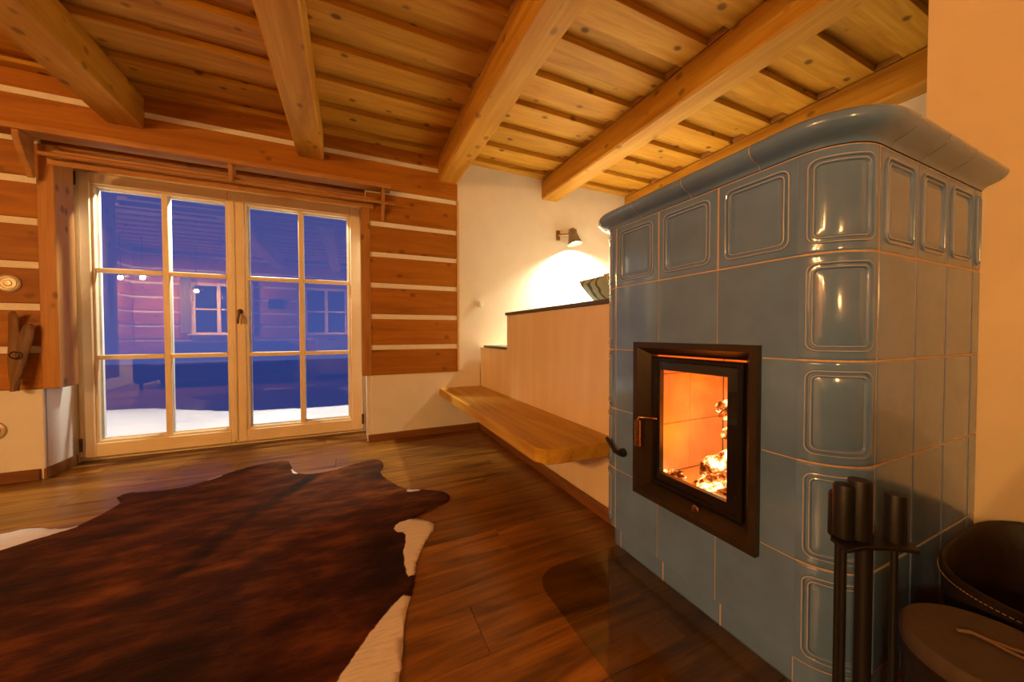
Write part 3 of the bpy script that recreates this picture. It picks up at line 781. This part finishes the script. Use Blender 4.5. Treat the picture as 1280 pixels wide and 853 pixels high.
# ------------------------------------------------------------------ cowhide
def cowhide():
    out = [(-1.433, 2.374), (-1.384, 2.398), (-1.337, 2.394), (-1.26, 2.345), (-1.193, 2.325), (-1.152, 2.37), (-1.113, 2.526), (-1.125, 2.58), (-1.17, 2.65), (-1.145, 2.70), (-1.05, 2.665), (-.95, 2.645), (-.857, 2.663), (-.78, 2.74), (-.708, 2.83), (-.60, 2.90), (-.48, 2.93), (-.41, 2.90), (-.375, 2.78), (-.339, 2.661), (-.27, 2.585), (-.208, 2.571), (-.12, 2.575), (-.046, 2.605), (.06, 2.66), (.135, 2.675), (.185, 2.64), (.195, 2.54), (.170, 2.43), (.172, 2.34), (.205, 2.24), (.245, 2.15), (.286, 2.085), (.33, 2.055), (.376, 2.035), (.464, 1.965), (.488, 1.90), (.465, 1.85), (.41, 1.82), (.33, 1.775), (.270, 1.735), (.300, 1.70), (.340, 1.65), (.337, 1.60), (.29, 1.53), (.252, 1.458), (.222, 1.38), (.204, 1.30), (.178, 1.22), (.153, 1.142), (.128, 1.03), (.107, .928), (.10, .80), (.07, .66), (.03, .52), (-.04, .42), (-.16, .33), (-.28, .28), (-.36, .18), (-.46, .05), (-.60, -.04), (-.74, -.02), (-.84, .08), (-.95, .12), (-1.10, .08), (-1.28, .06), (-1.48, .16), (-1.62, .30), (-1.82, .34), (-2.0, .44), (-2.05, .60), (-1.94, .74), (-1.80, .86), (-1.70, 1.05), (-1.66, 1.30), (-1.62, 1.55), (-1.60, 1.75), (-1.70, 1.95), (-1.72, 2.12), (-1.66, 2.26), (-1.54, 2.33)]
    # densify with a little fur raggedness
    rnd = random.Random(4); den = []
    for i, p in enumerate(out):
        q = out[(i+1) % len(out)]; p0 = out[i-1]; q1 = out[(i+2) % len(out)]
        for k in range(5):
            t = k/5
            cx = [.5*((2*p[d])+(-p0[d]+q[d])*t+(2*p0[d]-5*p[d]+4*q[d]-q1[d])*t*t+(-p0[d]+3*p[d]-3*q[d]+q1[d])*t**3) for d in (0, 1)]
            den.append((cx[0]+rnd.uniform(-.003, .003), cx[1]+rnd.uniform(-.003, .003)))
    n = len(den); pts = [Vector(p) for p in den]; edges = [(i, (i+1) % n) for i in range(n)]
    x = -2.1
    while x < .6:
        y = -.1
        while y < 3.0:
            pts.append(Vector((x+rnd.uniform(-.006, .006), y+rnd.uniform(-.006, .006)))); y += .024
        x += .024
    vs, es, fs, ov, oe, of = geometry.delaunay_2d_cdt(pts, edges, [list(range(n))], 1, 1e-5)
    def segd(p, a, b):
        ab = (b[0]-a[0], b[1]-a[1]); t = max(0, min(1, ((p[0]-a[0])*ab[0]+(p[1]-a[1])*ab[1])/(ab[0]**2+ab[1]**2+1e-9)))
        return math.hypot(p[0]-a[0]-ab[0]*t, p[1]-a[1]-ab[1]*t)
    strokes = [[(.225, 1.675, .050), (.30, 1.660, .062), (.275, 1.57, .066), (.245, 1.48, .056), (.222, 1.40, .040), (.198, 1.335, .016)],
               [(.160, 1.22, .018), (.140, 1.16, .045), (.10, 1.07, .080), (.055, .96, .105), (.03, .82, .12), (.0, .66, .13), (-.07, .52, .12)],
               [(.305, 2.06, .024), (.345, 2.045, .020)], [(-1.18, 2.325, .020), (-1.26, 2.31, .050), (-1.36, 2.30, .095), (-1.50, 2.22, .14), (-1.62, 2.12, .14)],
               [(-.90, 2.665, .010), (-.80, 2.725, .016), (-.75, 2.78, .008)], [(-.365, 2.72, .008), (-.325, 2.63, .014)], [(-1.2, .10, .10), (-.95, .12, .10)], [(-.70, -.03, .08), (-.55, .0, .08)]]
    def white_at(v):
        best = -9
        for st_ in strokes:
            for a, b in zip(st_, st_[1:]):
                ab = (b[0]-a[0], b[1]-a[1]); t = max(0, min(1, ((v[0]-a[0])*ab[0]+(v[1]-a[1])*ab[1])/(ab[0]**2+ab[1]**2)))
                best = max(best, a[2]+(b[2]-a[2])*t-math.hypot(v[0]-a[0]-ab[0]*t, v[1]-a[1]-ab[1]*t))
        return best
    bm = bmesh.new(); bv = []
    lay = bm.verts.layers.float_color.new('hide')
    for v in vs:
        d = min(segd(v, den[i], den[(i+1) % n]) for i in range(0, n)) if False else .1
        z = .007+.003*math.sin(v.x*7+v.y*3)+.0025*math.sin(v.y*9-v.x*4)
        b = bm.verts.new((v.x, v.y, max(.0055, z))); bv.append(b)
        w = max(0, min(1, .5+white_at(v)/.05))
        sp = min(segd(v, (-.20, 2.57), (-.482, 2.035)), segd(v, (-.482, 2.035), (-.60, 1.70))); spine = min(1, max(0, 1-sp/.055)*2.0)
        sp2 = segd(v, (-.60, 1.70), (-.95, .7)); spine = max(spine, max(0, 1-sp2/.10)*.5)
        dk = max(0, 1-math.hypot(v.x-.14, (v.y-1.45)*.6)/.26)
        dk = max(dk, .8*max(0, 1-math.hypot((v.x+.45), (v.y-1.2)*.8)/.5), .9*max(0, 1-math.hypot(v.x+1.25, v.y-1.75)/.45), .8*max(0, 1-math.hypot(v.x-.15, v.y-2.45)/.22))
        b[lay] = (w, spine, dk, 1)
    for f in fs: bm.faces.new([bv[i] for i in f])
    # edge skirt down to the floor
    bmesh.ops.recalc_face_normals(bm, faces=bm.faces)
    be = [e for e in bm.edges if e.is_boundary]
    ex = bmesh.ops.extrude_edge_only(bm, edges=be)
    for g in ex['geom']:
        if isinstance(g, bmesh.types.BMVert): g.co.z = .0008
    m, nt, b = new_mat('cowhide_fur')
    at = nt.nodes.new('ShaderNodeAttribute'); at.attribute_name = 'hide'
    sx_ = nt.nodes.new('ShaderNodeSeparateColor'); lk(nt, at.outputs['Color'], sx_.inputs[0])
    v0 = coords(nt); n1 = noise(nt, v0, 5, 5, .65, .4)
    vr = coords(nt, (1, 1, 1)); vr.node.inputs['Rotation'].default_value = (0, 0, math.radians(35)); vr.node.inputs['Scale'].default_value = (16, 130, 1)
    n2 = noise(nt, vr, 1.0, 3, .6)
    vb = coords(nt); vb.node.inputs['Rotation'].default_value = (0, 0, math.radians(35)); vb.node.inputs['Scale'].default_value = (3, 8, 1)
    n3 = noise(nt, vb, 1.4, 4, .6)
    def mth(op, a, b_):
        q = nt.nodes.new('ShaderNodeMath'); q.operation = op
        for s, v in ((q.inputs[0], a), (q.inputs[1], b_)):
            if isinstance(v, (int, float)): s.default_value = v
            else: lk(nt, v, s)
        return q.outputs[0]
    brown = ramp(nt, n3, [(.30, (.026, .007, .002)), (.48, (.068, .017, .0025)), (.70, (.185, .054, .006))])
    dkf = mth('ADD', sx_.outputs[2], mth('MULTIPLY', mth('SUBTRACT', n1, .5), 1.3))
    c1 = mix(nt, ramp(nt, dkf, [(.05, 0.0), (.85, .92)]), brown, (.014, .0055, .003))
    c1 = mix(nt, mth('MULTIPLY', sx_.outputs[1], ramp(nt, n1, [(.35, 0.2), (.6, 1.0)])), c1, (.012, .006, .003))
    wf_ = mth('ADD', sx_.outputs[0], mth('MULTIPLY', mth('SUBTRACT', n1, .5), .9))
    c2 = mix(nt, ramp(nt, wf_, [(.47, 0.0), (.56, 1.0)]), c1, (.80, .73, .64))
    c3 = mix(nt, ramp(nt, n2, [(.35, .35), (.55, 0.0)]), c2, tuple([.012, .006, .004]), 'MIX')
    c3 = mix(nt, .35, c2, c3)
    lk(nt, c3, b.inputs['Base Color']); b.inputs['Roughness'].default_value = .75
    b.inputs['Specular IOR Level'].default_value = .08; b.inputs['Sheen Weight'].default_value = .03; b.inputs['Sheen Roughness'].default_value = .4
    bump(nt, b, n2, .5, .004)
    o = obj('cowhide_rug', bm, m, None, True)
    return tag(o, 'reddish brown cowhide rug with white edge patches on the floor', 'rug')
cowhide()

# ------------------------------------------------------------------ fire tools
ft = thing('fire_tool_set', 'black fire tool set on a stand beside the stove corner', 'fire tools', (.865, .320, 0))
T = lambda x, y, z: Matrix.Translation((x, y, z))
lathe('base', [(0, 0.001), (.085, .001), (.085, .010), (.080, .014), (.02, .016), (0, .016)], black_matte, ft, T(.865, .322, 0), 28)
tube('pole', [(.868, .316, .014), (.868, .316, .530)], .0125, black_matte, ft, 14)
lathe('handle', [(0, 0), (.017, 0), (.0175, .004), (.0175, .104), (.016, .108), (0, .108)], black_matte, ft, T(.853, .318, .521), 18)
hl = [(-.075, -.028), (-.070, .012), (-.05, .030), (.05, .030), (.072, .012), (.075, -.010), (.06, -.030), (.02, -.020), (-.03, -.018)]
dx, dy = (.905, -.425)
prism('holder_plate', [(.870+u*dx*.92-v*dy, .307+u*dy*.92+v*dx) for u, v in hl], 'z', .509, .516, black_matte, ft, .001)
for (x, y, zt, hb, lbl) in ((.912, .290, .603, .505, 'shovel'), (.834, .333, .618, .520, 'poker'), (.862, .352, .590, .505, 'brush')):
    t = tube(lbl, [(x, y, .10), (x, y, hb)], .0055, black_matte, ft)
    lathe('handle', [(0, 0), (.0155, 0), (.016, .004), (.016, zt-hb-.004), (.0145, zt-hb), (0, zt-hb)], black_matte, t, T(x, y, hb), 16)
prism('shovel_blade', [(.892, .06), (.932, .06), (.936, .10), (.930, .14), (.912, .15), (.894, .14), (.888, .10)], 'y', .287, .290, black_matte, ft)
lathe('brush_head', [(0, .03), (.020, .03), (.026, .05), (.024, .11), (.008, .13), (0, .13)], black_matte, ft, T(.862, .352, 0), 14)

# ------------------------------------------------------------------ log basket, round stool
lb = thing('log_basket', 'dark leather firewood basket with stitched rim against the partition wall', 'basket', (1.48, .08, 0))
def basket():
    x0, x1, y0, y1, zt = 1.235, 1.70, -.26, .355, .352
    n = 36; sh = []
    def sup(a, ax, ay): c, s = math.cos(a), math.sin(a); return ((abs(c)**.5)*math.copysign(1, c)*ax, (abs(s)**.5)*math.copysign(1, s)*ay)
    bm = bmesh.new(); rings = []
    cx, cy = (x0+x1)/2, (y0+y1)/2; ax, ay = (x1-x0)/2, (y1-y0)/2
    def rimz(a, base):       # rim dips a little at the long sides' front, rises towards the wall
        return base+.030*math.cos(a)
    for z, k in ((.002, .80), (.02, .86), (.16, .95), (.30, .99), (1, 1.0), (1.01, .985), (.99, .965), (.30, .955), (.05, .86)):
        r = []
        for i in range(n):
            a = 2*PI*i/n; p = sup(a, ax*k, ay*k); zz = z if z < .9 else rimz(a, zt)+(z-1)*.3
            r.append(bm.verts.new((cx+p[0], cy+p[1], zz)))
        rings.append(r)
    for p, q in zip(rings, rings[1:]):
        for i in range(n): bm.faces.new((p[i], p[(i+1) % n], q[(i+1) % n], q[i]))
    bm.faces.new(rings[0]); bm.faces.new(rings[-1])
    auto_smooth(obj('body', bm, leather, lb), 45)
    bm = bmesh.new()
    for off in (.012,):
        m = 170
        for i in range(m):
            for (k, dz) in ((1.003, -.016),):
                a0, a1 = 2*PI*i/m, 2*PI*(i+.6)/m
                p, q = sup(a0, ax*k, ay*k), sup(a1, ax*k, ay*k)
                if math.hypot(p[0]-q[0], p[1]-q[1]) > .04: continue
                add_tube(bm, [(cx+p[0], cy+p[1], rimz(a0, zt)+dz), (cx+q[0], cy+q[1], rimz(a1, zt)+dz)], .0011, 4)
    tag(obj('stitching', bm, stitch_m, lb), kind='stuff')
    for s in (-1, 1):       # carrying strap loops
        bm = bmesh.new()
        pts = [(cx+s*ax*1.0, cy-.12+.24*k/10, zt-.02+.012*math.sin(PI*k/10)+ (.03 if s > 0 else -.03)*1) for k in range(11)]
        add_tube(bm, pts, .008, 8)
        obj('handle_strap', bm, leather, lb)
basket()
fs_ = thing('round_stool', 'low round stool with brown felt top and leather cord', 'stool', (1.062, .205, 0))
lathe('body', [(0, .001), (.108, .001), (.112, .01), (.114, .285), (0, .285)], leather, fs_, T(1.062, .205, 0), 40)
lathe('top', [(.116, .286), (.119, .290), (.119, .314), (.114, .321), (.10, .323), (0, .323)], felt, fs_, T(1.062, .205, 0), 40)
tube('cord', [(1.060, .250, .325), (1.068, .235, .330), (1.075, .215, .327), (1.085, .19, .326), (1.10, .165, .327), (1.105, .15, .326)], .0035, cord_m, fs_, 8)
tube('cord', [(1.075, .215, .327), (1.070, .195, .327), (1.072, .165, .327), (1.078, .13, .326)], .003, cord_m, fs_, 8)

# wire ring hanging on the side wall above the stove
rg_ = bmesh.new(); add_tube(rg_, [(XR-.006, 1.02+.09*math.cos(a), 2.06+.09*math.sin(a)) for a in [2*PI*k/32 for k in range(33)]], .004, 6, False)
tag(auto_smooth(obj('wire_ring', rg_, black_matte)), 'thin dark wire ring hanging on the white wall behind the stove', 'ring')

# ------------------------------------------------------------------ the room behind the camera (mirrored in the door glass)
def small_window(nm, xc):
    w = box(nm, xc-.42, xc+.42, YB+.001, YB+.035, .905, .940, sash_m, kind='structure')
    for a in ((xc-.42, xc-.36), (xc+.36, xc+.42), (xc-.03, xc+.03)): box('window_frame', a[0], a[1], YB+.001, YB+.045, .941, 1.835, sash_m, w, .004)
    box('window_frame', xc-.42, xc+.42, YB+.001, YB+.045, 1.836, 1.89, sash_m, w, .004)
    for s in (-1, 1):
        box('glazing_bar', xc+s*.195-.163, xc+s*.195+.163, YB+.004, YB+.03, 1.37, 1.40, sash_m, w, .003)
        for z0, z1 in ((.942, 1.369), (1.401, 1.835)):
            box('pane', xc+s*.195-.164, xc+s*.195+.164, YB+.004, YB+.010, z0, z1, dusk_pane, w)
    box('window_sill', xc-.46, xc+.46, YB+.032, YB+.12, .885, .904, sash_m, w, .004)
dusk_pane = plain('night_pane', (.02, .03, .10), .05, 0, .8, var=.05)
small_window('window_1', -2.30); small_window('window_2', -.46)
fabric = plain('curtain_linen', (.70, .62, .52), .9, var=.05)
def curtain(x0, x1, lbl, zb=.93):
    bm = bmesh.new(); n = 40; a = []; b = []
    for k in range(n+1):
        t = k/n; x = x0+(x1-x0)*t; yy = YB+.085+.020*math.sin(t*PI*9)
        a.append(bm.verts.new((x, yy, zb))); b.append(bm.verts.new((x, yy, 1.99)))
    for k in range(n): bm.faces.new((a[k], a[k+1], b[k+1], b[k]))
    bmesh.ops.solidify(bm, geom=bm.faces[:], thickness=.003)
    tag(obj('curtain', bm, fabric, None, False), lbl, 'curtain', 'curtains at the back windows')
curtain(-2.86, -2.70, 'pleated linen curtain at the back window near the room corner, corner side')
curtain(-1.90, -1.74, 'pleated linen curtain at the back window near the room corner, picture side')
curtain(-1.00, -.86, 'pleated linen curtain at the back window above the kitchen unit, picture side')
curtain(-.06, .08, 'pleated linen curtain at the back window above the kitchen unit, partition side')
pc = box('wall_picture', -1.50, -1.24, YB+.0305, YB+.045, 1.42, 1.62, black_matte); tag(pc, 'small dark framed picture on the back log wall', 'picture')
kc = thing('kitchen_unit', 'white kitchen base unit under the back window', 'cabinet', (-.2, YB+.35, 0))
box('carcass', -.62, 1.70, YB+.035, YB+.58, .08, .86, white_m, kc, .003); box('toe_kick', -.60, 1.68, YB+.06, YB+.52, .001, .079, black_matte, kc)
for i in range(4):
    d = box('cabinet_door', -.615+.58*i, -.045+.58*i, YB+.581, YB+.60, .09, .855, white_m, kc, .003)
    tube('handle', [(-.33+.58*i-.06, YB+.615, .80), (-.33+.58*i+.06, YB+.615, .80)], .006, bronze, d)
box('worktop', -.64, 1.72, YB+.035, YB+.63, .861, .90, white_m, kc, .003)
sf = thing('sofa', 'dark grey sofa against the back log wall', 'sofa', (-2.2, YB+.5, 0))
dark_fab = plain('sofa_fabric', (.04, .035, .035), .9, var=.15, nscale=60)
box('seat', -3.05, -1.15, YB+.15, YB+.90, .16, .42, dark_fab, sf, .03); box('backrest', -3.05, -1.15, YB+.05, YB+.26, .30, .78, dark_fab, sf, .03)
for x in (-3.20, -1.15): box('armrest', x, x+.15, YB+.06, YB+.92, .10, .58, dark_fab, sf, .03)
for x in (-3.12, -1.10):
    for yy in (YB+.12, YB+.84): box('leg', x-.02, x+.02, yy-.02, yy+.02, .001, .099, black_matte, sf)
bulb_m = emit('pendant_bulb', (1, .72, .38), 60)
for (x, y, z, lbl, e) in ((-3.27, -.60, 1.82, 'pendant lamp hanging over the room corner, next to the left wall', PEND), (-3.02, -.62, 1.84, 'pendant lamp hanging between its two neighbours', PEND), (-2.45, -.95, 1.69, 'lowest pendant lamp, above the sofa', PEND)):
    p = thing('pendant_lamp', lbl, 'lamp', (x, y, z), 'pendant lamps behind the camera')
    tube('cord', [(x, y, ZC-.001), (x, y, z+.095)], .004, black_matte, p, 6)
    lathe('shade', [(0, .094), (.020, .092), (.024, .06), (.05, .045), (.082, .020), (.092, .004), (.089, .003), (.078, .017), (.045, .040), (.018, .052), (0, .054)], lamp_grey, p, T(x, y, z), 24)
    lathe('bulb', [(0, .050), (.014, .045), (.020, .025), (.024, .008), (.018, -.010), (0, -.016)], bulb_m, p, T(x, y, z), 16)
    light('pendant_light', 'POINT', (x, y, z-.02), e, WARM, p, .03)
# globe lamp on the worktop behind the camera
gl = thing('table_lamp', 'frosted globe lamp on the kitchen worktop', 'lamp', (.12, -1.28, .90))
lathe('base', [(0, .0012), (.06, .0012), (.06, .012), (.02, .02), (.015, .15), (.03, .16), (0, .16)], bronze, gl, T(.12, -1.28, .90), 20)
lathe('globe', [(0, .15)]+[(.10*math.sin(PI*k/12), .25-.10*math.cos(PI*k/12)) for k in range(1, 12)]+[(0, .35)], emit('globe_glass', WARM, GLOBE), gl, T(.12, -1.28, .90), 24)
# added chair out of view, casts shade over the log basket corner
ac = thing('shade_armchair', 'dark grey chair with rounded back, added out of view to shade the log basket corner', 'shade_armchair', (.72, -.45, 0))
bm = bmesh.new(); n = 16; f0 = []; f1 = []
for k in range(n+1):
    a = PI*k/n; f0.append((.72-.36*math.cos(a), .56+.30*math.sin(a)**.7))
poly = [(.36, .30)]+f0+[(1.08, .30)]
prism('backrest', poly, 'y', -.18, -.05, dark_fab, ac, .012)
box('seat', .40, 1.04, -.80, -.181, .20, .44, dark_fab, ac, .03)
for x in (.32, 1.041): box('armrest', x, x+.079, -.80, -.181, .15, .60, dark_fab, ac, .02)
for x in (.38, 1.06):
    for yy in (-.76, -.24): box('leg', x-.02, x+.02, yy-.02, yy+.02, .001, .149 if True else 0, black_matte, ac)
